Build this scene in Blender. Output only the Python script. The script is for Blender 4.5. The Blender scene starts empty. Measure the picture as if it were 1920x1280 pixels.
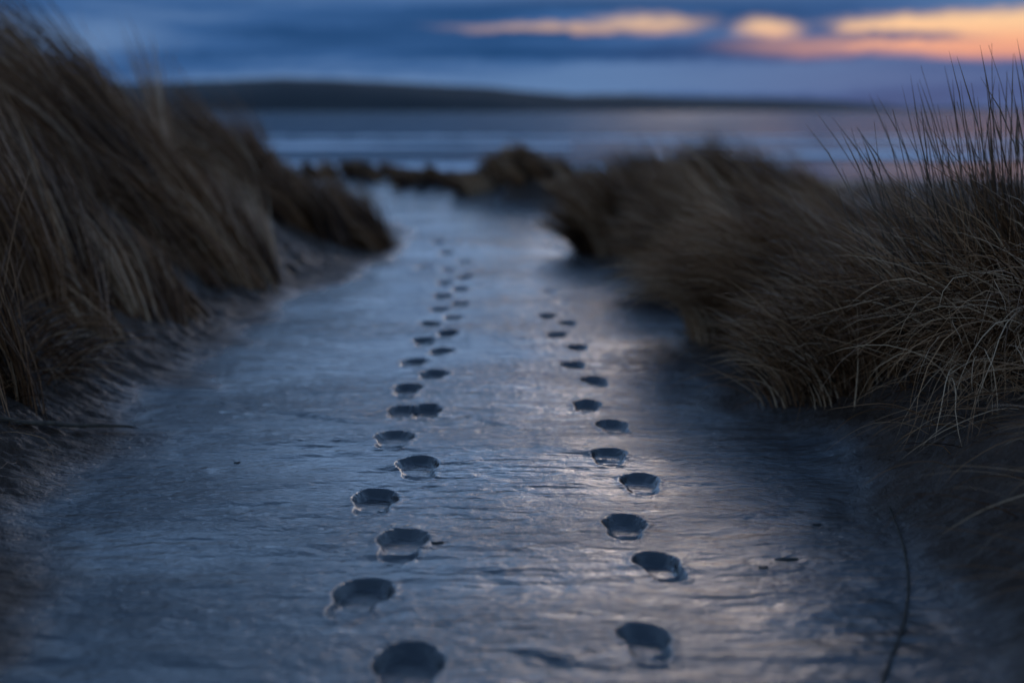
import bpy, math, random
import numpy as np

random.seed(7)
rng = np.random.default_rng(7)
scene = bpy.context.scene
COL = scene.collection
R = math.radians

# ------------------------------------------------------------------ camera
FPX = 1920 * 50.0 / 36.0            # focal length in photo pixels
TILT = math.atan2(433.0, FPX)       # horizon sits 433 px above the frame centre
CAM_Z = 0.95
cam = bpy.data.cameras.new("camera")
cam.lens = 50.0
cam.sensor_width = 36.0
cam.clip_start = 0.05
cam.clip_end = 60000.0
cam.dof.use_dof = True
cam.dof.focus_distance = 3.65
cam.dof.aperture_fstop = 1.35
cam_o = bpy.data.objects.new("camera", cam)
COL.objects.link(cam_o)
cam_o.location = (0, 0, CAM_Z)
cam_o.rotation_euler = (math.pi / 2 - TILT, 0, 0)
scene.camera = cam_o

scene.view_settings.view_transform = 'Standard'
scene.view_settings.look = 'None'
scene.view_settings.gamma = 1.0
scene.view_settings.use_curve_mapping = False
scene.view_settings.exposure = 0.0
scene.render.engine = 'CYCLES'
scene.cycles.use_denoising = True
scene.cycles.max_bounces = 6
scene.cycles.diffuse_bounces = 3
scene.cycles.glossy_bounces = 3
scene.cycles.volume_bounces = 0
scene.cycles.sample_clamp_indirect = 4.0

# ------------------------------------------------------------------ world
SUN_AZ = 7.0      # degrees right of the view axis
SUN_EL = 12.0
SKY_STRENGTH = 0.05


class NT:
    """tiny helper for building node trees"""
    def __init__(self, tree):
        self.t = tree
        self.n = tree.nodes
        self.l = tree.links

    def node(self, kind, **kw):
        nd = self.n.new(kind)
        for k, v in kw.items():
            setattr(nd, k, v)
        return nd

    def put(self, sock, v):
        if hasattr(v, "is_linked") or hasattr(v, "links"):
            self.l.new(v, sock)
        else:
            if sock.type == 'RGBA' and len(v) == 3:
                v = (*v, 1.0)
            sock.default_value = v

    def m(self, op, a, b=None, c=None, clamp=False):
        nd = self.n.new("ShaderNodeMath")
        nd.operation = op
        nd.use_clamp = clamp
        self.put(nd.inputs[0], a)
        if b is not None:
            self.put(nd.inputs[1], b)
        if c is not None:
            self.put(nd.inputs[2], c)
        return nd.outputs[0]

    def mix(self, fac, a, b, blend='MIX'):
        nd = self.n.new("ShaderNodeMix")
        nd.data_type = 'RGBA'
        nd.blend_type = blend
        self.put(nd.inputs[0], fac)
        self.put(nd.inputs[6], a)
        self.put(nd.inputs[7], b)
        return nd.outputs[2]

    def smooth(self, x, a, b):
        nd = self.n.new("ShaderNodeMapRange")
        nd.interpolation_type = 'SMOOTHSTEP'
        self.put(nd.inputs[0], x)
        nd.inputs[1].default_value = a
        nd.inputs[2].default_value = b
        nd.inputs[3].default_value = 0.0
        nd.inputs[4].default_value = 1.0
        return nd.outputs[0]

    def noise(self, vec, scale=1.0, detail=4.0, rough=0.55, dist=0.0, dims='3D'):
        nd = self.n.new("ShaderNodeTexNoise")
        nd.noise_dimensions = dims
        self.put(nd.inputs['Vector'], vec)
        nd.inputs['Scale'].default_value = scale
        nd.inputs['Detail'].default_value = detail
        nd.inputs['Roughness'].default_value = rough
        nd.inputs['Distortion'].default_value = dist
        return nd.outputs['Fac']

    def comb(self, x, y, z=0.0):
        nd = self.n.new("ShaderNodeCombineXYZ")
        self.put(nd.inputs[0], x)
        self.put(nd.inputs[1], y)
        self.put(nd.inputs[2], z)
        return nd.outputs[0]

    def ramp(self, fac, stops):
        nd = self.n.new("ShaderNodeValToRGB")
        self.put(nd.inputs[0], fac)
        cr = nd.color_ramp
        while len(cr.elements) < len(stops):
            cr.elements.new(0.5)
        for e, (p, c) in zip(cr.elements, stops):
            e.position = p
            e.color = (*c, 1.0)
        return nd.outputs[0]

    def scale_vec(self, v, s):
        nd = self.n.new("ShaderNodeVectorMath")
        nd.operation = 'MULTIPLY'
        self.put(nd.inputs[0], v)
        self.put(nd.inputs[1], s)
        return nd.outputs[0]


def srgb(r, g, b):
    f = lambda c: (c / 255 / 12.92) if c / 255 <= 0.04045 else ((c / 255 + 0.055) / 1.055) ** 2.4
    return (f(r), f(g), f(b))


def build_world():
    w = bpy.data.worlds.new("World")
    scene.world = w
    w.use_nodes = True
    N = NT(w.node_tree)
    N.n.clear()
    out = N.node("ShaderNodeOutputWorld")
    bg = N.node("ShaderNodeBackground")
    N.l.new(bg.outputs[0], out.inputs[0])
    bg.inputs[1].default_value = 1.0

    sky = N.node("ShaderNodeTexSky")
    sky.sky_type = 'NISHITA'
    sky.sun_disc = False
    sky.sun_elevation = R(SUN_EL)
    sky.sun_rotation = R(SUN_AZ)
    sky.air_density = 1.2
    sky.dust_density = 0.6
    sky.ozone_density = 3.0
    clear = N.mix(1.0, sky.outputs[0], (SKY_STRENGTH,) * 3, 'MULTIPLY')

    tc = N.node("ShaderNodeTexCoord")
    sep = N.node("ShaderNodeSeparateXYZ")
    N.l.new(tc.outputs['Generated'], sep.inputs[0])
    az = N.m('MULTIPLY', N.m('ARCTAN2', sep.outputs[0], sep.outputs[1]), 57.29578)
    el = N.m('MULTIPLY', N.m('ARCSINE', sep.outputs[2]), 57.29578)

    # layered dusk cloud: long flat streaks, wavy in azimuth and elevation
    warp = N.noise(N.comb(N.m('MULTIPLY', az, 0.30), N.m('MULTIPLY', el, 0.9), 3.1), 1.0, 4.0, 0.5)
    rag = N.noise(N.comb(N.m('MULTIPLY', az, 1.1), N.m('MULTIPLY', el, 3.2), 9.1), 1.0, 5.0, 0.6)
    elw = N.m('ADD', el, N.m('ADD', N.m('MULTIPLY', N.m('SUBTRACT', warp, 0.5), 0.55), N.m('MULTIPLY', N.m('SUBTRACT', rag, 0.5), 0.42)))
    streak = N.noise(N.comb(N.m('MULTIPLY', az, 0.045),
                            N.m('ADD', N.m('MULTIPLY', elw, 0.95), N.m('MULTIPLY', az, -0.012)), 0.4),
                     1.0, 3.0, 0.5)
    lowcloud = N.ramp(N.smooth(streak, 0.34, 0.66),
                      [(0.0, srgb(33, 70, 116)), (0.5, srgb(56, 94, 145)), (1.0, srgb(96, 128, 172))])
    # the bank near the horizon turns lavender on the side of the afterglow
    lav = N.m('MULTIPLY', N.smooth(az, 0.0, 17.0), N.m('SUBTRACT', 1.0, N.smooth(az, 40.0, 80.0)))
    lav = N.m('MULTIPLY', lav, N.m('SUBTRACT', 1.0, N.smooth(el, 0.6, 5.0)))
    lowcloud = N.mix(N.m('MULTIPLY', lav, 0.65), lowcloud, srgb(94, 98, 140))
    # the sky over the bank is a paler, thinner veil, as bright dusk sky overhead
    veil_n = N.noise(N.comb(N.m('MULTIPLY', az, 0.02), N.m('MULTIPLY', el, 0.09), 7.0), 1.0, 4.0, 0.55)
    veil = N.ramp(veil_n, [(0.3, (0.40, 0.80, 1.56)), (0.7, (0.60, 1.06, 1.90))])
    veil = N.mix(N.smooth(el, 10.0, 42.0), veil, (0.085, 0.19, 0.44))
    # warm lobe round the sun's direction, added above the frame for the path's glint
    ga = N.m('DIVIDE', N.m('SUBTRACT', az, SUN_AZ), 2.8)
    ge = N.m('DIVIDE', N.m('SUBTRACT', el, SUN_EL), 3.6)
    glint_lobe = N.m('POWER', 2.718, N.m('MULTIPLY', N.m('ADD', N.m('MULTIPLY', ga, ga), N.m('MULTIPLY', ge, ge)), -1.0))
    veil = N.mix(N.m('MULTIPLY', glint_lobe, 0.9), veil, (16.0, 12.6, 10.2))
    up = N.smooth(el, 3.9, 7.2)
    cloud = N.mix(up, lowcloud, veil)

    # breaks in the bank where the afterglow shows
    def ell(a0, e0, wa, we, soft=0.6, tilt=0.0):
        da = N.m('DIVIDE', N.m('SUBTRACT', az, a0), wa)
        e1 = N.m('SUBTRACT', N.m('SUBTRACT', elw, e0), N.m('MULTIPLY', N.m('SUBTRACT', az, a0), tilt))
        de = N.m('DIVIDE', e1, we)
        r = N.m('SQRT', N.m('ADD', N.m('MULTIPLY', da, da), N.m('MULTIPLY', de, de)))
        return N.m('SUBTRACT', 1.0, N.smooth(r, 1.0 - soft, 1.0 + soft * 0.5))
    b1 = N.m('MULTIPLY', ell(5.4, 3.36, 2.4, 0.33, 0.8), 0.62)
    b1t = N.m('MULTIPLY', ell(2.2, 3.20, 4.6, 0.20, 0.8), 0.5)
    b2 = N.m('MAXIMUM', N.m('MULTIPLY', ell(10.0, 3.12, 1.3, 0.38, 0.9), 0.85), N.m('MULTIPLY', ell(12.0, 2.45, 3.6, 0.42, 0.9), 0.45))
    b3 = ell(23.0, 2.80, 12.8, 0.98, 0.3)
    cut = N.m('MAXIMUM', ell(11.9, 2.98, 0.95, 0.42, 0.6), ell(14.2, 2.78, 3.8, 0.20, 0.7))
    b3 = N.m('MULTIPLY', b3, N.m('SUBTRACT', 1.0, N.m('MULTIPLY', cut, 0.95)))
    brk = N.m('MAXIMUM', N.m('MAXIMUM', b1, b1t), N.m('MAXIMUM', b2, b3))
    glow = N.ramp(N.smooth(el, 1.9, 3.5),
                  [(0.0, srgb(222, 138, 128)), (0.45, srgb(248, 168, 134)), (1.0, srgb(255, 203, 156))])
    glow = N.mix(0.12, glow, clear)
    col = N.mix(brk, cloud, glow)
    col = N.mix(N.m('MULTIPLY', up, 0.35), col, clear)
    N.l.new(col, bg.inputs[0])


build_world()

sun = bpy.data.lights.new("sun", 'SUN')
sun.energy = 0.02
sun.angle = R(10.0)
sun.color = (1.0, 0.72, 0.52)
sun_o = bpy.data.objects.new("sun", sun)
COL.objects.link(sun_o)
_d = np.array([math.sin(R(SUN_AZ)) * math.cos(R(SUN_EL)), math.cos(R(SUN_AZ)) * math.cos(R(SUN_EL)), math.sin(R(SUN_EL))])
sun_o.rotation_euler = (R(90 - SUN_EL), 0, math.pi - R(SUN_AZ))
sun_o.location = (3, 20, 8)


# ------------------------------------------------------------------ helpers
def tag(o, label=None, cat=None, group=None, kind=None):
    if label: o["label"] = label
    if cat: o["category"] = cat
    if group: o["group"] = group
    if kind: o["kind"] = kind
    return o


def mesh_np(name, verts, quads, tris=None, smooth=True):
    """mesh from numpy arrays (quads Nx4, tris Mx3)"""
    me = bpy.data.meshes.new(name)
    verts = np.asarray(verts, np.float32)
    me.vertices.add(len(verts))
    me.vertices.foreach_set("co", verts.ravel())
    q = np.asarray(quads, np.int32).reshape(-1, 4) if quads is not None and len(quads) else np.zeros((0, 4), np.int32)
    t = np.asarray(tris, np.int32).reshape(-1, 3) if tris is not None and len(tris) else np.zeros((0, 3), np.int32)
    loops = np.concatenate([q.ravel(), t.ravel()])
    me.loops.add(len(loops))
    me.loops.foreach_set("vertex_index", loops)
    npoly = len(q) + len(t)
    me.polygons.add(npoly)
    starts = np.concatenate([np.arange(len(q)) * 4, len(q) * 4 + np.arange(len(t)) * 3]).astype(np.int32)
    me.polygons.foreach_set("loop_start", starts)
    me.update(calc_edges=True)
    if smooth:
        me.polygons.foreach_set("use_smooth", np.ones(npoly, bool))
    me.validate(clean_customdata=False)
    return me


def obj(name, me, mat=None, parent=None, loc=None):
    o = bpy.data.objects.new(name, me)
    COL.objects.link(o)
    if me is not None and mat is not None and not me.materials:
        me.materials.append(mat)
    if parent is not None:
        o.parent = parent
    if loc is not None:
        o.location = loc
    return o


def fattr(me, name, vals):
    a = me.attributes.new(name, 'FLOAT', 'POINT')
    a.data.foreach_set("value", np.asarray(vals, np.float32))


_perm = np.random.default_rng(11).permutation(512)


def perlin(x, y, seed=0):
    xi = np.floor(x).astype(np.int64); yi = np.floor(y).astype(np.int64)
    xf = x - xi; yf = y - yi
    u = xf * xf * xf * (xf * (xf * 6 - 15) + 10)
    v = yf * yf * yf * (yf * (yf * 6 - 15) + 10)

    def g(ix, iy, dx, dy):
        h = _perm[(_perm[(ix + seed * 37) & 511] + iy) & 511]
        a = h * (2 * math.pi / 512)
        return np.cos(a) * dx + np.sin(a) * dy
    n00 = g(xi, yi, xf, yf); n10 = g(xi + 1, yi, xf - 1, yf)
    n01 = g(xi, yi + 1, xf, yf - 1); n11 = g(xi + 1, yi + 1, xf - 1, yf - 1)
    return (n00 * (1 - u) + n10 * u) * (1 - v) + (n01 * (1 - u) + n11 * u) * v


def fbm(x, y, oct=4, seed=0, gain=0.5):
    s = 0; a = 1.0
    for i in range(oct):
        s = s + a * perlin(x * 2 ** i, y * 2 ** i, seed + i)
        a *= gain
    return s


def sst(x, a, b):
    t = np.clip((x - a) / (b - a), 0, 1)
    return t * t * (3 - 2 * t)


def ray(px, py):
    d = np.array([px - 960.0, FPX * math.cos(TILT) + (640.0 - py) * math.sin(TILT),
                  -FPX * math.sin(TILT) + (640.0 - py) * math.cos(TILT)])
    return d


def on_plane(px, py, z=0.0):
    """photo pixel -> point on the horizontal plane at height z"""
    d = ray(px, py)
    t = (z - CAM_Z) / d[2]
    return d[0] * t, d[1] * t


def at_depth(px, py, D):
    """photo pixel -> point at ground distance D"""
    d = ray(px, py)
    t = D / d[1]
    return d[0] * t, D, CAM_Z + d[2] * t


# ------------------------------------------------------------------ terrain
EY = np.array([-3.0, 1.5, 2.4, 3.2, 4.2, 5.2, 6.3, 8.0, 9.75, 11.5, 13.3, 15.5, 18.4, 24.0])
EL = np.array([-0.66, -0.74, -0.88, -1.10, -1.24, -1.22, -1.20, -1.05, -0.88, -1.02, -1.45, -1.75, -2.2, -3.0])
ER = np.array([0.70, 0.74, 0.82, 0.86, 0.76, 0.78, 0.86, 0.75, 0.55, 0.38, 0.15, -0.20, -0.55, -0.6])
HLy = np.array([-3, 2.0, 3.5, 5.0, 7.0, 10.0, 13.0, 17.0, 22.0])
HL = np.array([0.32, 0.40, 0.70, 0.92, 0.86, 0.62, 0.24, 0.12, 0.05])
HRy = np.array([-3, 2.0, 3.2, 4.5, 6.0, 9.0, 11.0, 14.0, 17.0, 22.0])
HR = np.array([0.32, 0.34, 0.42, 0.42, 0.36, 0.26, 0.21, 0.13, 0.08, 0.04])

# footprints: photo pixel of the middle of each print's opening, width in photo pixels
LEFT_PRINTS = [(764, 1262, 132), (671, 1126, 113), (753, 1024, 98), (700, 946, 88), (784, 881, 82), (737, 827, 76),
               (798, 772, 62), (752, 773, 56), (763, 732, 60), (811, 704, 56), (775, 678, 56), (827, 657, 50), (796, 639, 46),
               (839, 627, 44), (808, 608, 44), (851, 594, 42), (824, 579, 41), (862, 568, 40), (830, 553, 38),
               (864, 542, 37), (835, 530, 36), (870, 520, 35), (841, 506, 34), (869, 490, 33), (838, 474, 32),
               (794, 502, 33), (822, 456, 30)]
RIGHT_PRINTS = [(1211, 1202, 96), (1239, 1060, 82), (1171, 987, 80), (1203, 906, 72), (1141, 857, 66), (1151, 798, 60),
                (1100, 760, 52), (1117, 714, 48), (1074, 685, 46), (1083, 653, 43), (1042, 629, 40), (1064, 607, 38),
                (1027, 594, 37), (1052, 566, 34), (1030, 548, 33)]
PRINTS = []
for k, (px, py, w) in enumerate(LEFT_PRINTS):
    x, y = on_plane(px, py)
    PRINTS.append(dict(x=x, y=y, w=w, trail='left', i=k, side=1 if k % 2 else -1))
for k, (px, py, w) in enumerate(RIGHT_PRINTS):
    x, y = on_plane(px, py)
    PRINTS.append(dict(x=x, y=y, w=w, trail='right', i=k, side=-1 if k % 2 else 1))
for p in PRINTS:
    p['wm'] = 0.95 * p['w'] * math.hypot(p['y'], CAM_Z) / FPX           # width in metres
    p['rot'] = R(random.uniform(-6, 6)) + (0.06 if p['trail'] == 'left' else -0.05)
    p['fade'] = 0.45 if p['trail'] == 'right' and p['i'] > 12 else 1.0
    p['depth'] = p['fade'] * random.uniform(0.0145, 0.0172) * (1.25 if p['i'] < 2 else 1.0)


def path_edges(y):
    wob = 0.07 * perlin(y * 0.9, y * 0 + 3.3, 5) + 0.04 * perlin(y * 2.6, y * 0 + 1.3, 6)
    return np.interp(y, EY, EL) + wob, np.interp(y, EY, ER) + wob * 0.8


CREASES = [  # photo polylines of small steps in the sand
    [(920, 1208), (985, 1222), (1060, 1245), (1140, 1256), (1220, 1252), (1300, 1247)],
    [(455, 766), (560, 780), (640, 794), (705, 799)],
    [(868, 783), (915, 791), (965, 801)],
    [(1400, 1052), (1470, 1047), (1530, 1052)],
    [(560, 945), (450, 955), (330, 950)],
    [(1010, 852), (1080, 850), (1180, 862), (1290, 864)],
]
CREASES = [np.array([on_plane(*p) for p in c]) for c in CREASES]


def seg_dist(x, y, poly):
    """signed offset across the polyline (positive = farther from camera) and its end fade"""
    best = np.full(x.shape, 9.0); sg = np.zeros(x.shape); tt = np.zeros(x.shape)
    n = len(poly) - 1
    for i in range(n):
        a = poly[i]; b = poly[i + 1]
        d = b - a; L2 = d @ d
        t = np.clip(((x - a[0]) * d[0] + (y - a[1]) * d[1]) / L2, 0, 1)
        ex = x - (a[0] + t * d[0]); ey = y - (a[1] + t * d[1])
        dd = np.hypot(ex, ey)
        mk = dd < best
        best = np.where(mk, dd, best); sg = np.where(mk, np.sign(ey), sg); tt = np.where(mk, (i + t) / n, tt)
    return best, sg, tt


def base_height(x, y):
    xl, xr = path_edges(y)
    dl = xl - x
    dr = x - xr
    n1 = fbm(x * 0.8, y * 0.5, 4, 1)
    n2 = fbm(x * 3.0, y * 3.0, 4, 3)
    hl = np.interp(y, HLy, HL); hr = np.interp(y, HRy, HR)
    wl = 1.20; wr = 0.75
    left = hl * (sst(dl, -0.04, wl) * 0.8 + 0.2 * sst(dl, 0.5, 4.0)) * (1 + 0.25 * n1)
    right = hr * (sst(dr, -0.04, wr) * 0.8 + 0.2 * sst(dr, 0.5, 4.0)) * (1 + 0.25 * n1)
    slope = np.clip(np.maximum(dl, dr) / 0.5, 0, 1)
    h = left + right + 0.035 * n2 * slope
    # far mounds that close the path off from the beach
    for (mx, my, sx, sy, mh) in ((0.28, 15.4, 0.42, 0.9, 0.27), (-0.2, 15.3, 0.5, 0.8, 0.08), (-0.95, 17.2, 0.40, 0.8, 0.10), (-2.0, 19.0, 0.8, 1.0, 0.14)):
        h = h + mh * np.exp(-((x - mx) / sx) ** 2 - ((y - my) / sy) ** 2)
    # fall to the beach and under the sea
    h = h * (1 - 0.7 * sst(y, 18, 26)) - 2.3 * sst(y, 17.0, 46.0) - 1.6 * sst(y, 40.0, 75.0)
    # the path: gentle undulation and wind-and-water ripples that run across it
    inp = 1 - slope
    near = 1 - sst(y, 9.0, 16.0)
    und = 0.016 * fbm(x * 0.7, y * 0.9, 3, 21)
    rp = 0.0055 * fbm(x * 2.2 + 0.4 * perlin(x, y * 2, 4), y * 7.0, 3, 31, 0.55)
    patch = 0.5 + 0.5 * np.clip(2.2 * perlin(x * 1.1, y * 0.9, 44), -1, 1)
    fine = 0.0030 * fbm(x * 11, y * 24.0, 3, 51, 0.6) * (0.35 + 0.65 * patch)
    h = h + (und + rp + fine) * (0.4 + 0.6 * inp) * (0.3 + 0.7 * near)
    # rills on the banks, pointing down to the path
    ril = (np.abs(fbm(x * 4.2 + y * 1.2, y * 6.0, 4, 61, 0.6)) - 0.2) * -0.045 * sst(np.maximum(dl, dr), -0.05, 0.25) * (1 - 0.5 * sst(np.maximum(dl, dr), 0.5, 1.2))
    h = h + ril * near + 0.024 * fbm(x * 8, y * 9, 4, 63, 0.62) * sst(np.maximum(dl, dr), -0.02, 0.3) * near
    for c in CREASES:
        b, s, t = seg_dist(x, y, c)
        fade = np.sin(np.clip(t, 0, 1) * math.pi) ** 0.7
        step = 0.006 * fade * np.exp(-(b / 0.16) ** 2) * (1 / (1 + np.exp(np.clip(-s * b / 0.007, -40, 40))))
        h = h + step - 0.004 * fade * np.exp(-(b / 0.02) ** 2)
    return h


def grade(pts):
    """1D coordinate list from (start, end, step) spans"""
    out = []
    for a, b, s0, s1 in pts:
        v = a
        while v < b - 1e-6:
            out.append(v)
            f = (v - a) / (b - a)
            v += s0 * (1 - f) + s1 * f
    out.append(pts[-1][1])
    return np.array(out)


ys = grade([(-2.5, 1.6, 0.20, 0.03), (1.6, 2.1, 0.012, 0.006), (2.1, 4.4, 0.006, 0.008), (4.4, 7.0, 0.009, 0.018),
            (7.0, 12.0, 0.018, 0.045), (12.0, 24.0, 0.05, 0.2), (24.0, 80.0, 0.25, 3.0)])
xp = grade([(0.62, 1.4, 0.009, 0.022), (1.4, 3.2, 0.022, 0.06), (3.2, 10.0, 0.07, 0.5), (10.0, 60.0, 0.6, 5.0)])
xm = grade([(-0.62, 0.62, 0.0065, 0.0065)])
xs = np.concatenate([-xp[::-1][:-1] if abs(xp[0] - 0.62) < 1e-9 else -xp[::-1], xm[:-1], xp])
X, Y = np.meshgrid(xs, ys)
Z = base_height(X, Y)
PID = np.full(X.shape, -1, int)

for n, p in enumerate(PRINTS):
    c, s = math.cos(p['rot']), math.sin(p['rot'])
    lx = (X - p['x']) * c - (Y - p['y']) * s
    ly = (X - p['x']) * s + (Y - p['y']) * c
    W = p['wm']; L = max(0.20, min(0.275, W * 2.2)) if p['y'] < 5 else W * 2.0
    sel = (np.abs(lx) < 0.2) & (np.abs(ly) < 0.32)
    if not sel.any():
        continue
    i0, i1 = np.where(sel.any(1))[0][[0, -1]]; j0, j1 = np.where(sel.any(0))[0][[0, -1]]
    sl = (slice(i0, i1 + 1), slice(j0, j1 + 1))
    x_, y_ = lx[sl], ly[sl]
    wob = 0.0022 * fbm(X[sl] * 26, Y[sl] * 26, 3, 70 + n)
    # outline: broad round ball of the foot at the far end, waist, narrower heel towards the camera
    v = y_ / L + 0.5                                   # 0 heel .. 1 toe

    def ell(cx0, vc, ax, ay):
        q = np.hypot((x_ - cx0) / ax, (y_ - (vc - 0.5) * L) / ay)
        return (1 - q) * min(ax, ay)
    d1 = ell(p['side'] * 0.003, 0.67, W * 0.50, L * 0.33)
    d2 = ell(-p['side'] * 0.003, 0.22, W * 0.355, L * 0.22)
    kk = 0.030
    hh = np.clip(0.5 + 0.5 * (d1 - d2) / kk, 0, 1)
    d = d2 * (1 - hh) + d1 * hh + kk * hh * (1 - hh) + wob
    wall = 0.008 + 0.016 * sst(v, 0.58, 0.90)
    tw_ = np.clip((d + 0.001) / wall, 0, 1)
    prof_d = 1 - (1 - tw_) ** 2.1                      # steep at the rim, flattening to the floor
    depth = p['depth'] * (0.70 + 0.40 * sst(v, 0.30, 0.7))
    arch = 0.005 * np.exp(-((v - 0.36 + 0.08 * np.cos(x_ / W * 3)) / 0.05) ** 2)
    floor = 0.0026 * fbm(X[sl] * 34, Y[sl] * 34, 3, 90 + n) * (1 - 0.7 * sst(d, 0.012, 0.03))
    dz = -(depth - arch - floor) * prof_d
    rim = 0.0020 * np.exp(-((d + 0.007) / 0.007) ** 2)
    Z[sl] += dz + np.where(d < 0, rim, 0)
    new = (d > -0.008) & (PID[sl] < 0)
    PID[sl][new] = n

dZdy, dZdx = np.gradient(Z, ys, xs)
NORM = np.stack([-dZdx, -dZdy, np.ones_like(Z)], -1)
NORM /= np.linalg.norm(NORM, axis=-1, keepdims=True)

XL, XR = path_edges(Y)
DB = np.maximum(XL - X, X - XR)          # >0 on the banks
# damp sheen of the trodden path, drying out towards the banks in ragged patches
wetn = fbm(X * 1.6, Y * 1.4, 4, 81)
WET = 1 - sst(DB + 0.26 * wetn, -0.20, 0.10)
WET = np.where(PID >= 0, np.minimum(1.0, WET + 0.1), WET)
WET *= 1 - 0.5 * sst(Y, 22, 30)


def ground_z(x, y):
    x = np.clip(x, xs[0], xs[-1] - 1e-6); y = np.clip(y, ys[0], ys[-1] - 1e-6)
    j = np.clip(np.searchsorted(xs, x) - 1, 0, len(xs) - 2); i = np.clip(np.searchsorted(ys, y) - 1, 0, len(ys) - 2)
    u = (x - xs[j]) / (xs[j + 1] - xs[j]); v = (y - ys[i]) / (ys[i + 1] - ys[i])
    return (Z[i, j] * (1 - u) + Z[i, j + 1] * u) * (1 - v) + (Z[i + 1, j] * (1 - u) + Z[i + 1, j + 1] * u) * v


def pix_ground(px, py):
    """photo pixel -> point where its line of sight first meets the terrain"""
    d = ray(px, py); d = d / d[1]
    yy = np.linspace(1.2, 40, 8000)
    zz = CAM_Z + d[2] * yy
    hit = np.where(zz <= ground_z(d[0] * yy, yy))[0]
    k = yy[hit[0]] if len(hit) else 20.0
    return d[0] * k, k


# ------------------------------------------------------------------ materials
def new_mat(name):
    m = bpy.data.materials.new(name)
    m.use_nodes = True
    N = NT(m.node_tree)
    N.n.clear()
    out = N.node("ShaderNodeOutputMaterial")
    b = N.node("ShaderNodeBsdfPrincipled")
    N.l.new(b.outputs[0], out.inputs[0])
    return m, N, b, out


def attr(N, name):
    a = N.node("ShaderNodeAttribute", attribute_name=name)
    return a.outputs['Fac']


def bump(N, h, strength, dist, normal=None):
    b = N.node("ShaderNodeBump")
    b.inputs['Strength'].default_value = strength
    b.inputs['Distance'].default_value = dist
    N.l.new(h, b.inputs['Height'])
    if normal is not None:
        N.l.new(normal, b.inputs['Normal'])
    return b.outputs[0]


def mat_sand():
    m, N, b, out = new_mat("damp_sand")
    g = N.node("ShaderNodeNewGeometry")
    P = g.outputs['Position']
    wet = attr(N, "wet")
    n1 = N.noise(P, 2.3, 5.0, 0.6)
    n2 = N.noise(N.scale_vec(P, (46.0, 66.0, 40.0)), 1.0, 4.0, 0.6, 0.3)
    n3 = N.noise(P, 190.0, 3.0, 0.65)
    n4 = N.noise(N.scale_vec(P, (13.0, 22.0, 12.0)), 1.0, 4.0, 0.55, 0.2)
    pale = N.ramp(n1, [(0.3, (0.040, 0.039, 0.038)), (0.7, (0.072, 0.070, 0.067))])
    dark = N.ramp(n1, [(0.3, (0.040, 0.023, 0.014)), (0.7, (0.115, 0.066, 0.042))])
    base = N.mix(wet, dark, pale)
    base = N.mix(N.m('MULTIPLY', N.smooth(n3, 0.62, 0.75), 0.5), base, (0.03, 0.026, 0.024))
    N.l.new(base, b.inputs['Base Color'])
    rr = N.m('ADD', N.m('MULTIPLY', N.m('SUBTRACT', 1.0, wet), 0.34), 0.13)
    rr = N.m('ADD', rr, N.m('MULTIPLY', N.m('SUBTRACT', n1, 0.5), 0.34), clamp=True)
    N.l.new(rr, b.inputs['Roughness'])
    b.inputs['IOR'].default_value = 1.45
    N.l.new(N.m('ADD', N.m('MULTIPLY', wet, 0.58), 0.17), b.inputs['Specular IOR Level'])
    dry = N.m('SUBTRACT', 1.0, wet)
    fib = N.noise(N.scale_vec(P, (22.0, 28.0, 20.0)), 1.0, 5.0, 0.65, 0.3)
    lump = N.noise(N.scale_vec(P, (7.0, 8.0, 6.0)), 1.0, 4.0, 0.6, 0.2)
    bank = N.m('MULTIPLY', dry, N.m('ADD', N.m('MULTIPLY', fib, 0.030), N.m('MULTIPLY', lump, 0.045)))
    n5 = N.noise(N.scale_vec(P, (3.6, 11.0, 9.0)), 1.0, 3.0, 0.5, 0.3)
    amt = N.m('ADD', 0.45, N.smooth(N.noise(N.scale_vec(P, (0.9, 1.5, 1.0)), 1.0, 3.0, 0.5), 0.35, 0.65))
    h = N.m('ADD', N.m('MULTIPLY', n2, 0.0058), N.m('ADD', N.m('MULTIPLY', n4, 0.0120), N.m('MULTIPLY', n3, 0.0016)))
    h = N.m('ADD', N.m('MULTIPLY', h, amt), N.m('ADD', N.m('MULTIPLY', n5, 0.018), bank))
    N.l.new(bump(N, h, 0.75, 1.0), b.inputs['Normal'])
    return m


def mat_blades(name, stops, rough=0.5):
    m, N, b, out = new_mat(name)
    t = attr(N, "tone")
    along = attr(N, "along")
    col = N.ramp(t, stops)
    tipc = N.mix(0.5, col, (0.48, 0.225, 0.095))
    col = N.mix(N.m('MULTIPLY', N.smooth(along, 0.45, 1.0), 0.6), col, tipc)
    N.l.new(col, b.inputs['Base Color'])
    b.inputs['Roughness'].default_value = rough
    b.inputs['Specular IOR Level'].default_value = 0.2
    return m


M_SAND = mat_sand()
STRAW = [(0.0, (0.030, 0.011, 0.004)), (0.35, (0.12, 0.046, 0.016)), (0.65, (0.28, 0.118, 0.046)), (0.87, (0.48, 0.235, 0.105)), (1.0, (0.64, 0.38, 0.21))]
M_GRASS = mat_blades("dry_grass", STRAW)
M_DARK = mat_blades("dark_stems", [(0.0, (0.030, 0.022, 0.016)), (0.6, (0.070, 0.050, 0.034)), (1.0, (0.14, 0.10, 0.065))], 0.45)


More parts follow.
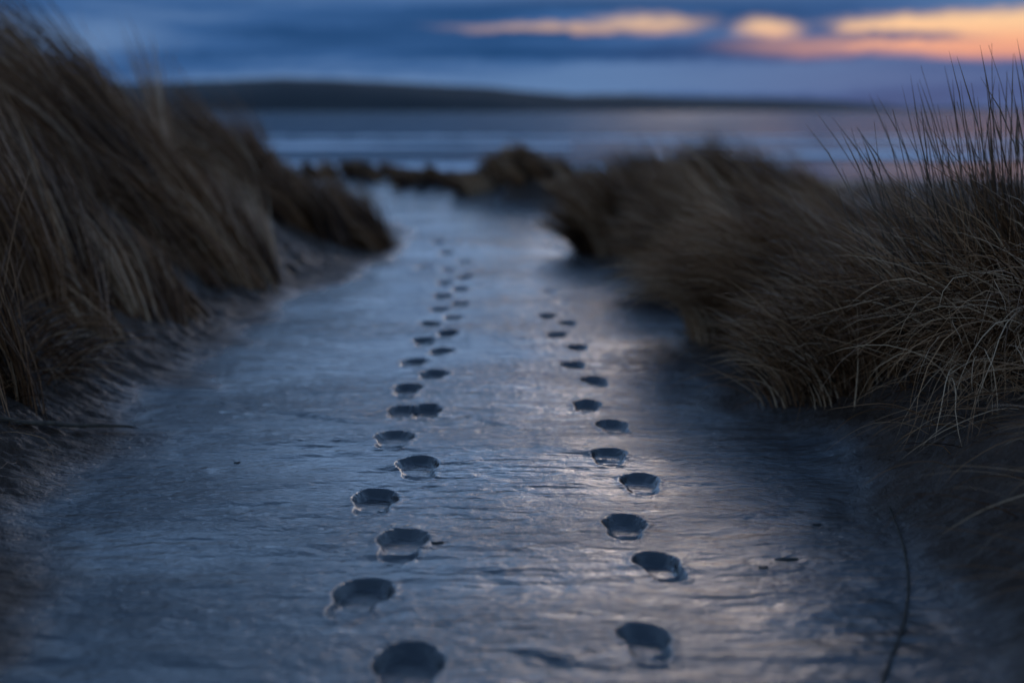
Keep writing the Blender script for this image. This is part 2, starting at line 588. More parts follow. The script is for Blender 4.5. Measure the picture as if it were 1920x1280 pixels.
def mat_plain(name, c0, c1, scale, rough, bstr=0.4, bdist=0.002):
    m, N, b, out = new_mat(name)
    b.inputs['Specular IOR Level'].default_value = 0.2
    tc = N.node("ShaderNodeTexCoord")
    n = N.noise(tc.outputs['Object'], scale, 5.0, 0.6)
    N.l.new(N.ramp(n, [(0.3, c0), (0.7, c1)]), b.inputs['Base Color'])
    b.inputs['Roughness'].default_value = rough
    N.l.new(bump(N, n, bstr, bdist), b.inputs['Normal'])
    return m


M_BARK = mat_plain("weathered_stalk", (0.035, 0.024, 0.016), (0.10, 0.068, 0.042), 60.0, 0.75)
M_FLAKE = mat_plain("dark_flake", (0.018, 0.015, 0.013), (0.05, 0.04, 0.03), 90.0, 0.7)


# ------------------------------------------------------------------ build ground pieces
nyv, nxv = X.shape
VI = np.arange(nyv * nxv).reshape(nyv, nxv)
QUADS = np.stack([VI[:-1, :-1], VI[:-1, 1:], VI[1:, 1:], VI[1:, :-1]], -1)
fp = np.maximum(np.maximum(PID[:-1, :-1], PID[:-1, 1:]), np.maximum(PID[1:, 1:], PID[1:, :-1]))
fp = np.where((PID[:-1, :-1] >= 0) & (PID[1:, 1:] >= 0) & (PID[1:, :-1] >= 0) & (PID[:-1, 1:] >= 0), PID[:-1, :-1], -1)
cx = (X[:-1, :-1] + X[1:, 1:]) / 2; cy = (Y[:-1, :-1] + Y[1:, 1:]) / 2
clxl, clxr = path_edges(cy)
region = np.where(cx < clxl - 0.02, 1, np.where(cx > clxr + 0.02, 2, 0))
region = np.where(cy > 21.0, 3, region)
VP = np.stack([X, Y, Z], -1).reshape(-1, 3)
VN = NORM.reshape(-1, 3)
VW = WET.ravel()


def ground_piece(name, mask, loc=None):
    q = QUADS[mask]
    used, inv = np.unique(q, return_inverse=True)
    v = VP[used]
    if loc is not None:
        v = v - np.array(loc)
    me = mesh_np(name, v, inv.reshape(-1, 4))
    fattr(me, "wet", VW[used])
    me.normals_split_custom_set_from_vertices(VN[used].astype(float).tolist())
    return obj(name, me, M_SAND, None, loc)


for r, nm in ((0, 'sand_path'), (1, 'left_dune'), (2, 'right_dune'), (3, 'beach')):
    tag(ground_piece(nm, (region == r) & (fp < 0)), kind='structure')

ORD = ['nearest', 'second', 'third', 'fourth', 'fifth', 'sixth', 'seventh', 'eighth', 'ninth', 'tenth', 'eleventh', 'twelfth',
       'thirteenth', 'fourteenth', 'fifteenth', 'sixteenth', 'seventeenth', 'eighteenth', 'nineteenth', 'twentieth',
       'twenty-first', 'twenty-second', 'twenty-third', 'twenty-fourth', 'twenty-fifth', 'twenty-sixth', 'twenty-seventh']
for n, p in enumerate(PRINTS):
    mk = fp == n
    if not mk.any():
        continue
    o = ground_piece('footprint', mk, (p['x'], p['y'], 0.0))
    k = p['i']
    if p['trail'] == 'left':
        if k == 0:
            lab = 'large footprint cut by the bottom edge, first of the left-hand trail'
        elif k == 6:
            lab = 'right half of the joined double footprint in the left-hand trail'
        elif k == 7:
            lab = 'left half of the joined double footprint in the left-hand trail'
        elif k == 25:
            lab = 'blurred footprint standing apart to the left of the left-hand trail'
        elif k == 26:
            lab = 'farthest blurred footprint of the left-hand trail'
        else:
            lab = '%s footprint from the bottom in the left-hand trail on the wet sand' % ORD[k]
        tag(o, lab, 'footprint', 'footprints of the left-hand trail')
    else:
        if k == 0:
            lab = 'nearest footprint of the right-hand trail, low in the picture'
        elif k == 14:
            lab = 'farthest blurred footprint of the right-hand trail'
        else:
            lab = '%s footprint from the bottom in the right-hand trail on the wet sand' % ORD[k]
        tag(o, lab, 'footprint', 'footprints of the right-hand trail')


# ------------------------------------------------------------------ sea, surf and headland
SEA_Z = -1.55


def mat_sea():
    m, N, b, out = new_mat("sea_water")
    g = N.node("ShaderNodeNewGeometry")
    P = g.outputs['Position']
    n1 = N.noise(N.scale_vec(P, (0.05, 0.28, 0.1)), 1.0, 5.0, 0.6)
    n2 = N.noise(N.scale_vec(P, (0.6, 2.4, 1.0)), 1.0, 3.0, 0.6)
    N.l.new(N.ramp(n1, [(0.3, (0.012, 0.030, 0.042)), (0.7, (0.035, 0.062, 0.080))]), b.inputs['Base Color'])
    b.inputs['Roughness'].default_value = 0.10
    b.inputs['IOR'].default_value = 1.33
    h = N.m('ADD', N.m('MULTIPLY', n1, 0.9), N.m('MULTIPLY', n2, 0.10))
    N.l.new(bump(N, h, 0.045, 1.0), b.inputs['Normal'])
    # wave faces turned to the viewer show the dark water body instead of the sky
    body = N.node("ShaderNodeBsdfDiffuse")
    body.inputs[0].default_value = (0.030, 0.052, 0.070, 1)
    mx = N.node("ShaderNodeMixShader")
    N.l.new(N.m('ADD', 0.25, N.m('MULTIPLY', N.smooth(n1, 0.3, 0.7), 0.5)), mx.inputs[0])
    N.l.new(b.outputs[0], mx.inputs[1])
    N.l.new(body.outputs[0], mx.inputs[2])
    N.l.new(mx.outputs[0], out.inputs[0])
    return m


def mat_foam():
    m, N, b, out = new_mat("sea_foam")
    g = N.node("ShaderNodeNewGeometry")
    n = N.noise(N.scale_vec(g.outputs['Position'], (0.4, 1.4, 1.0)), 1.0, 5.0, 0.65)
    N.l.new(N.ramp(n, [(0.35, (0.66, 0.69, 0.72)), (0.65, (0.90, 0.91, 0.92))]), b.inputs['Base Color'])
    b.inputs['Roughness'].default_value = 0.8
    N.l.new(bump(N, n, 0.5, 0.2), b.inputs['Normal'])
    return m


M_SEA = mat_sea(); M_FOAM = mat_foam()


def wave_z(x, y):
    f = 1 - sst(y, 200, 500)
    w = 0.05 * fbm(x * 0.02, y * 0.11, 3, 101)
    for (yc, amp, wd) in ((62, 0.16, 2.6), (84, 0.30, 3.5), (118, 0.34, 5.0), (160, 0.30, 7.0)):
        yy = yc + 6 * perlin(x * 0.03, x * 0 + yc, 9) + 2 * perlin(x * 0.11, x * 0 + yc, 8)
        w = w + 0.45 * amp * (0.55 + 0.9 * perlin(x * 0.025, x * 0 + yc * 1.7, 13)) * np.exp(-((y - yy) / wd) ** 2)
    return SEA_Z + w * f


sy = np.concatenate([grade([(34.0, 200.0, 0.6, 2.0), (200.0, 900.0, 4.0, 60.0)]), np.geomspace(960, 9000, 24)])
su = np.linspace(-1, 1, 161)
SU, SY = np.meshgrid(su, sy)
SX = SU * (60 + SY * 1.1)
SZ = wave_z(SX, SY)
sv = np.stack([SX, SY, SZ], -1).reshape(-1, 3)
si = np.arange(sv.shape[0]).reshape(SX.shape)
sq = np.stack([si[:-1, :-1], si[:-1, 1:], si[1:, 1:], si[1:, :-1]], -1).reshape(-1, 4)
tag(obj('sea', mesh_np('sea', sv, sq), M_SEA), kind='structure')


def foam_band(yc, x0, x1, width, seed, label):
    n = 260
    gx = np.linspace(x0, x1, n)
    rows = np.linspace(-1, 1, 9)
    mid = yc + 6 * perlin(gx * 0.03, gx * 0 + yc, 9) + 2 * perlin(gx * 0.11, gx * 0 + yc, 8)
    wd = width * np.clip(0.55 + 1.1 * fbm(gx * 0.06, gx * 0 + seed, 3, seed), 0.05, 1.4) * np.sin(np.linspace(0.02, math.pi - 0.02, n)) ** 0.4
    V = []
    for r in rows:
        y = mid + r * wd + 0.7 * perlin(gx * 0.4, gx * 0 + r * 3, seed + 2)
        z = wave_z(gx, y) + 0.05 + 0.16 * (1 - r * r) * np.clip(0.6 + perlin(gx * 0.5, y * 0.8, seed + 3), 0.1, 1.5)
        V.append(np.stack([gx, y, z], -1))
    V = np.array(V)
    vi = np.arange(9 * n).reshape(9, n)
    q = np.stack([vi[:-1, :-1], vi[:-1, 1:], vi[1:, 1:], vi[1:, :-1]], -1).reshape(-1, 4)
    o = obj('surf_foam', mesh_np('surf_foam', V.reshape(-1, 3), q), M_FOAM)
    tag(o, label, 'surf', 'surf rolling in from the sea', 'stuff')


foam_band(62, -45, 12, 4.5, 5, 'pale band of surf nearest the beach beyond the path')
foam_band(76, 6, 70, 10.0, 23, 'broad white band of surf beyond the right-hand dune')
foam_band(104, 8, 80, 6.0, 37, 'thin white line of surf behind the broad right-hand band')
foam_band(98, -70, 4, 12.0, 17, 'pale band of surf beyond the left-hand dune')
foam_band(128, -60, 90, 4.0, 29, 'thin far line of surf out on the sea')


def mat_headland():
    m, N, b, out = new_mat("headland_heath")
    tc = N.node("ShaderNodeTexCoord")
    n = N.noise(tc.outputs['Object'], 0.012, 6.0, 0.6)
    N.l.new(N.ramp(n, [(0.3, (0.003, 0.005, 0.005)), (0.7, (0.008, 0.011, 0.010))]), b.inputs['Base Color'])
    b.inputs['Roughness'].default_value = 0.9
    return m


def build_headland():
    prof = np.array([(-700, 175), (-300, 165), (0, 160), (200, 158), (320, 157), (420, 153), (520, 146), (600, 148), (700, 152), (800, 158), (900, 164), (1000, 172),
                     (1075, 178), (1150, 177), (1230, 179), (1300, 182), (1400, 184), (1480, 186), (1560, 189), (1620, 194), (1700, 202), (1900, 204), (2300, 205.5), (2700, 207)], float)
    n = 320
    px = np.linspace(-700, 2700, n)
    py = np.interp(px, prof[:, 0], prof[:, 1]) + 1.0 * perlin(px * 0.02, px * 0, 3) + 0.5 * perlin(px * 0.07, px * 0, 4)
    D = 2300 + (px + 700) / 3400 * 2200          # recedes to the right
    nz = 14
    V = np.zeros((nz, n, 3))
    for j in range(n):
        d = ray(px[j], py[j]); t = D[j] / d[1]
        xt = d[0] * t; zt = CAM_Z + d[2] * t
        for i in range(nz):
            u = i / (nz - 1)                       # 0 shore .. 0.55 crest .. 1 back
            f = math.sin(min(1, u / 0.55) * math.pi / 2) ** 0.8 if u <= 0.55 else math.cos((u - 0.55) / 0.45 * math.pi / 2)
            yy = D[j] + (u - 0.55) * 900
            xx = xt * yy / D[j]
            V[i, j] = (xx, yy, SEA_Z - 4 + f * (zt - SEA_Z + 4) + (6 * float(perlin(np.array(xx * 0.006), np.array(yy * 0.006), 2)) if 0 < u < 0.5 else 0))
    vi = np.arange(nz * n).reshape(nz, n)
    q = np.stack([vi[:-1, :-1], vi[:-1, 1:], vi[1:, 1:], vi[1:, :-1]], -1).reshape(-1, 4)
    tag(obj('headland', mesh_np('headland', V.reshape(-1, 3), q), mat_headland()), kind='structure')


build_headland()


def build_haze():
    m = bpy.data.materials.new("dusk_air")
    m.use_nodes = True
    N = NT(m.node_tree)
    N.n.clear()
    out = N.node("ShaderNodeOutputMaterial")
    v = N.node("ShaderNodeVolumePrincipled")
    v.inputs['Color'].default_value = (0.70, 0.82, 0.97, 1)
    v.inputs['Density'].default_value = HAZE
    N.l.new(v.outputs[0], out.inputs['Volume'])
    x, y0, y1, z0, z1 = 10500, -400, 9400, -8.0, 95.0
    V = [(-x, y0, z0), (x, y0, z0), (x, y1, z0), (-x, y1, z0), (-x, y0, z1), (x, y0, z1), (x, y1, z1), (-x, y1, z1)]
    Q = [(0, 3, 2, 1), (4, 5, 6, 7), (0, 1, 5, 4), (1, 2, 6, 5), (2, 3, 7, 6), (3, 0, 4, 7)]
    tag(obj('haze', mesh_np('haze', np.array(V), np.array(Q), smooth=False), m), kind='stuff')


HAZE = 0.000007
build_haze()


# ------------------------------------------------------------------ grass
def blades_mesh(name, roots, az, t0, t1, L, w, tone, seg=5, bend=1.4, clear=0.006, wild=0.10):
    """ribbon blades: root points, lean azimuth, tilt at foot and at tip (from vertical), length, width"""
    n = len(roots)
    s = np.linspace(0, 1, seg + 1)
    pos = np.zeros((n, seg + 1, 3)); pos[:, 0] = roots
    tang = np.zeros((n, seg + 1, 3))
    wig = rng.normal(0, wild, (n, seg + 1)).cumsum(1) * 0.6
    wit = rng.normal(0, wild, (n, seg + 1)).cumsum(1) * 0.5
    for k in range(seg + 1):
        tl = t0 + (t1 - t0) * s[k] ** bend + wit[:, k]
        a = az + wig[:, k]
        tang[:, k] = np.stack([np.cos(a) * np.sin(tl), np.sin(a) * np.sin(tl), np.cos(tl)], -1)
        if k:
            pos[:, k] = pos[:, k - 1] + (tang[:, k] + tang[:, k - 1]) * 0.5 * (L / seg)[:, None]
            gz = ground_z(pos[:, k, 0], pos[:, k, 1]) + clear * (1 + 2 * tone)
            pos[:, k, 2] = np.maximum(pos[:, k, 2], gz)
    hp = np.stack([-np.sin(az), np.cos(az), np.zeros(n)], -1)
    ph = rng.uniform(0, math.pi, n)
    V = np.zeros((n, seg * 2 + 1, 3))
    for k in range(seg):
        b = np.cross(tang[:, k], hp)
        sd = hp * np.cos(ph)[:, None] + b * np.sin(ph)[:, None]
        ww = (w * (1 - 0.75 * s[k] ** 1.6) * 0.5)[:, None]
        V[:, 2 * k] = pos[:, k] - sd * ww
        V[:, 2 * k + 1] = pos[:, k] + sd * ww
    V[:, -1] = pos[:, -1]
    m = seg * 2 + 1
    off = (np.arange(n) * m)[:, None, None]
    q = np.array([[2 * k, 2 * k + 1, 2 * k + 3, 2 * k + 2] for k in range(seg - 1)])[None] + off
    t = np.array([[2 * seg - 2, 2 * seg - 1, 2 * seg]])[None] + off
    me = mesh_np(name, V.reshape(-1, 3), q.reshape(-1, 4), t.reshape(-1, 3))
    fattr(me, "tone", np.repeat(tone, m))
    al = np.concatenate([np.repeat(s[:seg], 2), [1.0]])
    fattr(me, "along", np.tile(al, n))
    return me


def ellipse_pts(n, cx, cy, rx, ry, rot=0.0, power=0.6):
    r = rng.uniform(0, 1, n) ** power; a = rng.uniform(0, 2 * math.pi, n)
    x = r * np.cos(a) * rx; y = r * np.sin(a) * ry
    c, s = math.cos(rot), math.sin(rot)
    return cx + x * c - y * s, cy + x * s + y * c


def tussock(label, cx, cy, rx, ry, n, length, lean, droop, group, az=180.0, azs=22.0, width=0.0045, rot=0.0, seg=5,
            mat=None, tone=(0.45, 0.16), clump=60, lj=0.25, spread=0.35, name='marram_tussock', bend=1.0, wild=0.06):
    """one tuft: blades lean about `lean` deg at the foot and bend over to `droop` deg at the tip, downwind (azimuth az)"""
    root = obj(name, None, None, None, (cx, cy, float(ground_z(np.array(cx), np.array(cy)))))
    root.empty_display_size = 0.1
    tag(root, label, 'grass tuft', group)
    k = max(3, n // clump)
    ccx, ccy = ellipse_pts(k, cx, cy, rx, ry, rot, 0.55)
    ci = rng.integers(0, k, n)
    cr = 0.03 + 0.03 * (rx + ry)
    x = ccx[ci] + rng.normal(0, cr, n) * 0.6; y = ccy[ci] + rng.normal(0, cr, n) * 0.6
    # splay: outward from the middle of the tuft
    ox = (x - cx) / rx; oy = (y - cy) / ry
    z = ground_z(x, y) - 0.01
    caz = R(az) + rng.normal(0, R(azs), k); claz = caz[ci] + rng.normal(0, R(azs * 0.45), n)
    vx = np.cos(claz) + spread * ox; vy = np.sin(claz) + spread * oy
    A = np.arctan2(vy, vx)
    ct = rng.normal(0, R(9), k)
    t0 = np.clip(R(lean) + ct[ci] + rng.normal(0, R(4.5), n), R(-5), R(85))
    t1 = np.clip(R(droop) + 1.5 * ct[ci] + rng.normal(0, R(9), n), R(5), R(150))
    cl = rng.normal(0, 0.12, k)
    L = length * np.clip(1 + cl[ci] + rng.normal(0, lj * 0.6, n), 0.35, 1.5) * (1 - 0.25 * np.clip(np.hypot(ox, oy), 0, 1.3) ** 2)
    w = width * rng.uniform(0.6, 1.25, n)
    cto = rng.normal(0, 0.20, k)
    tn = np.clip(tone[0] + 1.25 * cto[ci] + rng.normal(0, tone[1], n), 0, 1)
    me = blades_mesh('blades', np.stack([x, y, z], -1), A, t0, t1, L, w, tn, seg, bend, wild=wild)
    me.transform(__import__('mathutils').Matrix.Translation(-root.location))
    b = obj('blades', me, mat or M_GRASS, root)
    tag(b, kind='stuff')
    return root


def stem_mesh(L, r, lean, droop, azr, head=True, seg=7, kink=0.0):
    """one slender stalk as a tapered three-sided tube, with a thin seed head"""
    s = np.linspace(0, 1, seg + 1)
    p = np.zeros(3); P = [p.copy()]; T = []
    a = azr
    for k in range(seg + 1):
        tl = lean + (droop - lean) * s[k] ** 1.5 + random.gauss(0, 0.03)
        a += random.gauss(0, 0.06) + kink * (k == seg - 2)
        t = np.array([math.cos(a) * math.sin(tl), math.sin(a) * math.sin(tl), math.cos(tl)])
        T.append(t)
        if k:
            p = p + t * L / seg; P.append(p.copy())
    rad = [r * (1 - 0.72 * q) for q in s]
    if head:
        rad[-3] *= 1.1; rad[-2] *= 2.2; rad[-1] = r * 0.15
    V = []
    for k in range(seg + 1):
        h = np.cross(T[k], (0.3, 1, 0.2)); h /= np.linalg.norm(h); g = np.cross(T[k], h)
        for c in range(3):
            an = c * 2 * math.pi / 3
            V.append(P[k] + rad[k] * (h * math.cos(an) + g * math.sin(an)))
    Q = []
    for k in range(seg):
        for c in range(3):
            Q.append((3 * k + c, 3 * k + (c + 1) % 3, 3 * k + 3 + (c + 1) % 3, 3 * k + 3 + c))
    me = mesh_np('stem', np.array(V), np.array(Q))
    fattr(me, "tone", np.full(len(V), random.random()))
    fattr(me, "along", np.repeat(s, 3))
    return me


def add_stems(root, n, cx, cy, rx, ry, L, lean, droop, az=180, azs=20, r=0.0022, fan=0.0, mat=None, head=0.6):
    for i in range(n):
        x, y = ellipse_pts(1, cx, cy, rx, ry); x = float(x[0]); y = float(y[0])
        z = float(ground_z(np.array(x), np.array(y))) - 0.01
        f = (cx - x) / rx
        me = stem_mesh(L * random.uniform(0.62, 1.12), r * random.uniform(0.75, 1.25), R(lean + fan * f + random.gauss(0, 5)),
                       R(droop + fan * 1.4 * f + random.gauss(0, 8)), R(az + random.gauss(0, azs)), random.random() < head)
        o = obj('stem', me, mat or M_DARK, root)
        o.location = (x - root.location[0], y - root.location[1], z - root.location[2])


GL = 'dry grass on the left-hand dune'
GR = 'dry grass on the right-hand dune'
GF = 'grass mounds at the far end of the path'

# left-hand dune, near to far
t = tussock('dark upright tuft at the left edge, nearest of the left-hand dune', -1.60, 4.15, 0.16, 0.24, 1300, 0.66, 12, 44, GL, 175, 25, 0.0042, lj=0.3, seg=6, tone=(0.42, 0.24))
add_stems(t, 40, -1.50, 4.05, 0.14, 0.18, 0.55, 8, 24, 170, 40, 0.0016, mat=M_GRASS)
tussock('low frayed straw spilling down the sandy foot of the left-hand dune', -1.56, 4.75, 0.12, 0.34, 380, 0.28, 48, 108, GL, 335, 38, 0.003, seg=7, clump=9, tone=(0.5, 0.2))
tussock('big windswept tuft rising highest on the left-hand dune', -2.00, 5.3, 0.46, 0.55, 8200, 1.20, 30, 84, GL, 172, 15, 0.0048)
tussock('long combed tuft on the slope below the highest left-hand tuft', -1.72, 5.6, 0.28, 0.50, 4600, 0.92, 30, 82, GL, 170, 15, 0.0048)
tussock('tuft at the foot of the slope, its blades trailing to bare sand on the left', -1.48, 6.0, 0.18, 0.40, 1500, 0.42, 32, 68, GL, 168, 20, 0.0048)
tussock('tuft behind the highest one, cut by the left picture edge', -2.7, 6.2, 0.5, 0.6, 4000, 1.16, 30, 80, GL, 168, 16, 0.006)
tussock('rounded middle tuft of the left-hand dune with paler brushed blades', -1.75, 7.3, 0.46, 0.62, 5400, 0.98, 30, 80, GL, 170, 14, 0.006, tone=(0.55, 0.2))
tussock('middle tuft of the left-hand dune reaching down to the path edge', -1.46, 7.6, 0.22, 0.60, 3400, 0.56, 28, 76, GL, 165, 16, 0.006, tone=(0.55, 0.2))
tussock('crest tuft showing against the headland on the left-hand dune', -2.45, 8.3, 0.5, 0.6, 3800, 1.10, 30, 76, GL, 168, 16, 0.007)
tussock('far blurred tuft of the left-hand dune on the crest', -1.75, 9.8, 0.50, 0.65, 3800, 0.82, 30, 76, GL, 170, 16, 0.008)
tussock('far blurred tuft of the left-hand dune jutting into the path', -1.20, 10.0, 0.34, 0.60, 3600, 0.56, 24, 70, GL, 172, 18, 0.008)
tussock('farthest low tuft of the left-hand dune before the beach', -2.1, 12.6, 0.6, 0.8, 2200, 0.36, 25, 60, GL, 172, 20, 0.010)

# right-hand dune, near to far
t = tussock('sprawling near tuft at the right edge with pale arching blades', 1.48, 4.00, 0.24, 0.20, 1000, 0.50, 24, 84, GR, 176, 38, 0.0040, seg=7, lj=0.6, tone=(0.58, 0.28), spread=0.2, clump=9, wild=0.30)
tussock('drooping skirt of pale dead blades below the tall stems at the right', 1.42, 3.84, 0.22, 0.15, 700, 0.46, 40, 140, GR, 226, 40, 0.0038, seg=8, lj=0.7, tone=(0.64, 0.28), spread=0.2, clump=9, wild=0.28)
t = tussock('tall dark stemmed clump standing against the sky at the right edge', 1.42, 4.15, 0.26, 0.20, 900, 0.50, 8, 40, GR, 175, 40, 0.0036, seg=6, name='tall_grass_clump', tone=(0.35, 0.2))
add_stems(t, 170, 1.42, 4.12, 0.27, 0.16, 0.75, 6, 13, 174, 22, 0.0025, fan=13, head=0.7)
tussock('fine tangled tuft between the tall stems and the path', 1.14, 4.55, 0.30, 0.36, 2300, 0.44, 12, 90, GR, 180, 45, 0.0040, seg=6, tone=(0.56, 0.26), clump=16, wild=0.2)
tussock('low tuft hanging over the path edge before the tangled one', 1.06, 4.85, 0.13, 0.28, 900, 0.28, 25, 100, GR, 190, 32, 0.0038, seg=6, tone=(0.5, 0.22))
tussock('tangled tuft behind the tall dark stems', 1.62, 5.1, 0.40, 0.45, 3000, 0.33, 18, 80, GR, 180, 28, 0.0045, tone=(0.48, 0.22))
tussock('round arching tuft of pale brushed blades leaning over the path', 1.10, 5.95, 0.32, 0.46, 4000, 0.58, 2, 96, GR, 182, 14, 0.005, tone=(0.68, 0.16))
tussock('loose tuft behind the arching one on the right-hand dune', 1.62, 6.6, 0.46, 0.55, 3000, 0.34, 15, 74, GR, 180, 22, 0.0055, tone=(0.5, 0.2))
tussock('blurred middle tuft at the edge of the right-hand dune', 1.14, 7.7, 0.34, 0.65, 3400, 0.52, 10, 84, GR, 180, 16, 0.006, tone=(0.5, 0.2))
tussock('blurred middle tuft on the crest of the right-hand dune', 1.50, 8.6, 0.55, 0.65, 3200, 0.58, 10, 78, GR, 180, 18, 0.007, tone=(0.45, 0.2))
tussock('far blurred tuft of the right-hand dune beside the path', 0.88, 9.9, 0.38, 0.70, 3400, 0.52, 18, 62, GR, 178, 18, 0.008, tone=(0.45, 0.2))
tussock('far blurred crest tuft of the right-hand dune', 1.55, 11.2, 0.70, 0.75, 3000, 0.58, 18, 60, GR, 178, 18, 0.009, tone=(0.42, 0.2))

# mounds at the end
tussock('dark peaked grass mound at the end of the path', 0.10, 15.4, 0.70, 0.6, 3200, 0.31, 25, 66, GF, 185, 20, 0.010, tone=(0.5, 0.2))
tussock('low blurred tuft joining the peaked mound to the right-hand dune', 0.85, 14.2, 0.45, 0.7, 1600, 0.28, 22, 64, GF, 180, 20, 0.010, tone=(0.5, 0.2))
tussock('small low grass mound left of the peaked one at the path end', -0.95, 17.2, 0.42, 0.6, 1500, 0.24, 25, 65, GF, 180, 30, 0.012, tone=(0.35, 0.2))
tussock('flat dark grass mound farthest left at the path end', -2.0, 19.0, 0.8, 0.7, 1800, 0.28, 25, 65, GF, 180, 30, 0.013, tone=(0.35, 0.2))


def loose(name, label, n, fn, L, lean, droop, azf, azs, w, cat='grass', tone=(0.45, 0.22), seg=5, clear=0.004):
    x, y = fn(n)
    z = ground_z(x, y)
    A = R(azf) + rng.normal(0, R(azs), len(x))
    me = blades_mesh(name, np.stack([x, y, z], -1), A, R(lean) + rng.normal(0, 0.15, len(x)), R(droop) + rng.normal(0, 0.2, len(x)),
                     L * rng.uniform(0.4, 1.3, len(x)), w * rng.uniform(0.6, 1.2, len(x)), np.clip(rng.normal(tone[0], tone[1], len(x)), 0, 1), seg, 0.8, clear)
    tag(obj(name, me, M_GRASS), label, cat, None, 'stuff')


def right_bank(n):
    x = rng.uniform(0.78, 2.0, n * 3); y = rng.uniform(2.2, 4.6, n * 3)
    xl, xr = path_edges(y)
    d = x - xr
    k = (rng.uniform(0, 1, n * 3) < np.clip((d - 0.18) * 2.2, 0, 1)) & (d < 1.0)
    return x[k], y[k]


def left_bank(n):
    x = rng.uniform(-2.0, -1.0, n * 3); y = rng.uniform(2.2, 6.2, n * 3)
    xl, xr = path_edges(y)
    d = xl - x
    k = (rng.uniform(0, 1, n * 3) < np.clip((d - 0.02) * 1.8, 0, 1)) & (d < 0.9)
    return x[k], y[k]


def back_left(n):
    y = rng.uniform(2.5, 16, n); x = -rng.uniform(2.6, 8, n)
    return x, y


def back_right(n):
    y = rng.uniform(2.5, 16, n); x = rng.uniform(2.1, 8, n)
    return x, y


loose('flattened_straw', 'wet dead straw lying flat on the dark bank at the lower right', 900, right_bank, 0.34, 64, 104, 214, 18, 0.0028, tone=(0.6, 0.28), seg=8, clear=0.010)
loose('flattened_straw', 'dead straw and stubble scattered over the left-hand sandy bank', 600, left_bank, 0.16, 66, 102, 325, 35, 0.0022, tone=(0.4, 0.28), seg=7, clear=0.009)
loose('dune_grass', 'mass of dry grass covering the dune behind the left-hand tufts', 9000, back_left, 0.5, 22, 60, 170, 22, 0.008, seg=4)
loose('dune_grass', 'mass of short dry grass covering the dune behind the right-hand tufts', 9000, back_right, 0.16, 22, 62, 178, 25, 0.008, seg=4)

# ------------------------------------------------------------------ small things on the sand


def tube(name, pts, rad, mat, sides=6):
    pts = [np.array(p, float) for p in pts]
    V = []
    for k, p in enumerate(pts):
        tn = pts[min(k + 1, len(pts) - 1)] - pts[max(k - 1, 0)]
        tn /= np.linalg.norm(tn)
        h = np.cross(tn, (0, 0, 1)); h /= np.linalg.norm(h); g = np.cross(h, tn)
        for c in range(sides):
            an = c * 2 * math.pi / sides
            V.append(p + rad[k] * (h * math.cos(an) + g * math.sin(an)))
    n = len(pts)
    Q = [(sides * k + c, sides * k + (c + 1) % sides, sides * (k + 1) + (c + 1) % sides, sides * (k + 1) + c) for k in range(n - 1) for c in range(sides)]
    V.append(pts[0]); V.append(pts[-1])
    T = [(len(V) - 2, (c + 1) % sides, c) for c in range(sides)] + [(len(V) - 1, sides * (n - 1) + c, sides * (n - 1) + (c + 1) % sides) for c in range(sides)]
    o0 = np.array(pts[0])
    me = mesh_np(name, np.array(V) - o0, np.array(Q), np.array(T))
    return obj(name, me, mat, None, tuple(o0))


def ground_curve(pix, lift, n):
    P = np.array([pix_ground(*p) for p in pix])
    t = np.linspace(0, len(P) - 1, n)
    x = np.interp(t, np.arange(len(P)), P[:, 0]); y = np.interp(t, np.arange(len(P)), P[:, 1])
    # smooth
    for _ in range(3):
        x[1:-1] = (x[:-2] + 2 * x[1:-1] + x[2:]) / 4; y[1:-1] = (y[:-2] + 2 * y[1:-1] + y[2:]) / 4
    z = ground_z(x, y)
    for _ in range(4):
        z[1:-1] = np.maximum(z[1:-1], (z[:-2] + z[2:]) / 2)
    return [(a, b, c + lift) for a, b, c in zip(x, y, z)]


pts = ground_curve([(1668, 955), (1690, 1010), (1701, 1065), (1704, 1110), (1696, 1165), (1680, 1215), (1655, 1275), (1640, 1330)], 0.003, 30)
tw = tube('twig', pts, [0.0028 * (1.0 - 0.45 * abs(k / 29 - 0.55)) + 0.0010 * (k % 6 == 0) for k in range(30)], M_BARK, 6)
tag(tw, 'thin dark twig curving down the wet sand at the lower right', 'twig')

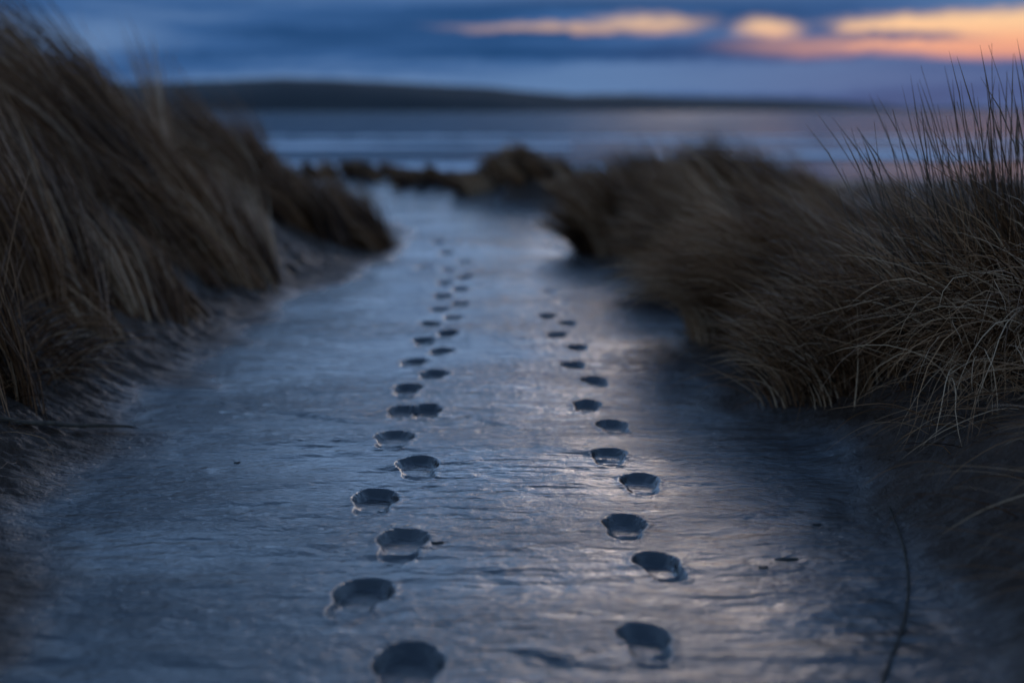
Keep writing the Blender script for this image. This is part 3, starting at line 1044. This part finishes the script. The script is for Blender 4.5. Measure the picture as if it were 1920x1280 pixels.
# broad dead leaf lying against the left bank
lp = ground_curve([(-40, 798), (30, 802), (110, 806), (180, 809), (235, 809), (264, 812)], 0.022, 24)
V = []; Q = []
for k, p in enumerate(lp):
    s = k / 23
    w = 0.022 * (0.55 + 0.45 * math.sin(math.pi * min(1, s * 1.2))) * (1 - s ** 6)
    for c, (a, h) in enumerate(((-1, 0.002), (-0.55, 0.016), (0, 0.019 + 0.004 * math.sin(k)), (0.55, 0.013), (1, -0.002), (0.5, 0.0), (-0.5, -0.002))):
        V.append((p[0], p[1] + a * w, p[2] - 0.008 + 0.5 * h * (1 - s ** 5)))
for k in range(23):
    for c in range(7):
        Q.append((7 * k + c, 7 * k + (c + 1) % 7, 7 * k + 7 + (c + 1) % 7, 7 * k + 7 + c))
o0 = np.array(V[0])
lf = obj('dead_leaf', mesh_np('dead_leaf', np.array(V) - o0, np.array(Q)), M_BARK, None, tuple(o0))
tag(lf, 'long brown dead leaf lying on the sand at the left edge', 'leaf')


def flake(px, py, L, W, rot, label):
    x, y = pix_ground(px, py)
    n = 12
    V = []
    rr = [random.uniform(0.75, 1.15) for _ in range(n)]
    for ring, (f, h) in enumerate(((1.0, 0.0), (0.92, 0.0022), (0.45, 0.0035))):
        for k in range(n):
            a = k * 2 * math.pi / n
            lx = math.cos(a) * L / 2 * rr[k] * f; ly = math.sin(a) * W / 2 * rr[k] * f
            c, s = math.cos(rot), math.sin(rot)
            gx = lx * c - ly * s; gy = lx * s + ly * c
            V.append((gx, gy, h + 0.001 * math.sin(3 * a) * (ring > 0)))
    V.append((0, 0, 0.0035))
    Q = [(n * r + k, n * r + (k + 1) % n, n * (r + 1) + (k + 1) % n, n * (r + 1) + k) for r in range(2) for k in range(n)]
    T = [(3 * n, 2 * n + k, 2 * n + (k + 1) % n) for k in range(n)]
    o = obj('shell_flake', mesh_np('shell_flake', np.array(V), np.array(Q), np.array(T)), M_FLAKE, None,
            (x, y, float(ground_z(np.array(x), np.array(y))) - 0.001))
    tag(o, label, 'debris', 'dark scraps lying on the sand')


flake(819, 1018, 0.034, 0.020, 0.1, 'small dark scrap touching the third footprint of the left-hand trail')
flake(1478, 1049, 0.058, 0.030, 0.05, 'long dark scrap on wet sand left of the thin twig')
flake(1432, 1064, 0.024, 0.016, 0.2, 'small dark scrap left of the long scrap near the twig')
flake(444, 868, 0.022, 0.012, 0.4, 'small dark speck on wet sand right of the dead leaf')
flake(1532, 984, 0.022, 0.018, 0.2, 'small brown scrap at the foot of the right-hand bank')
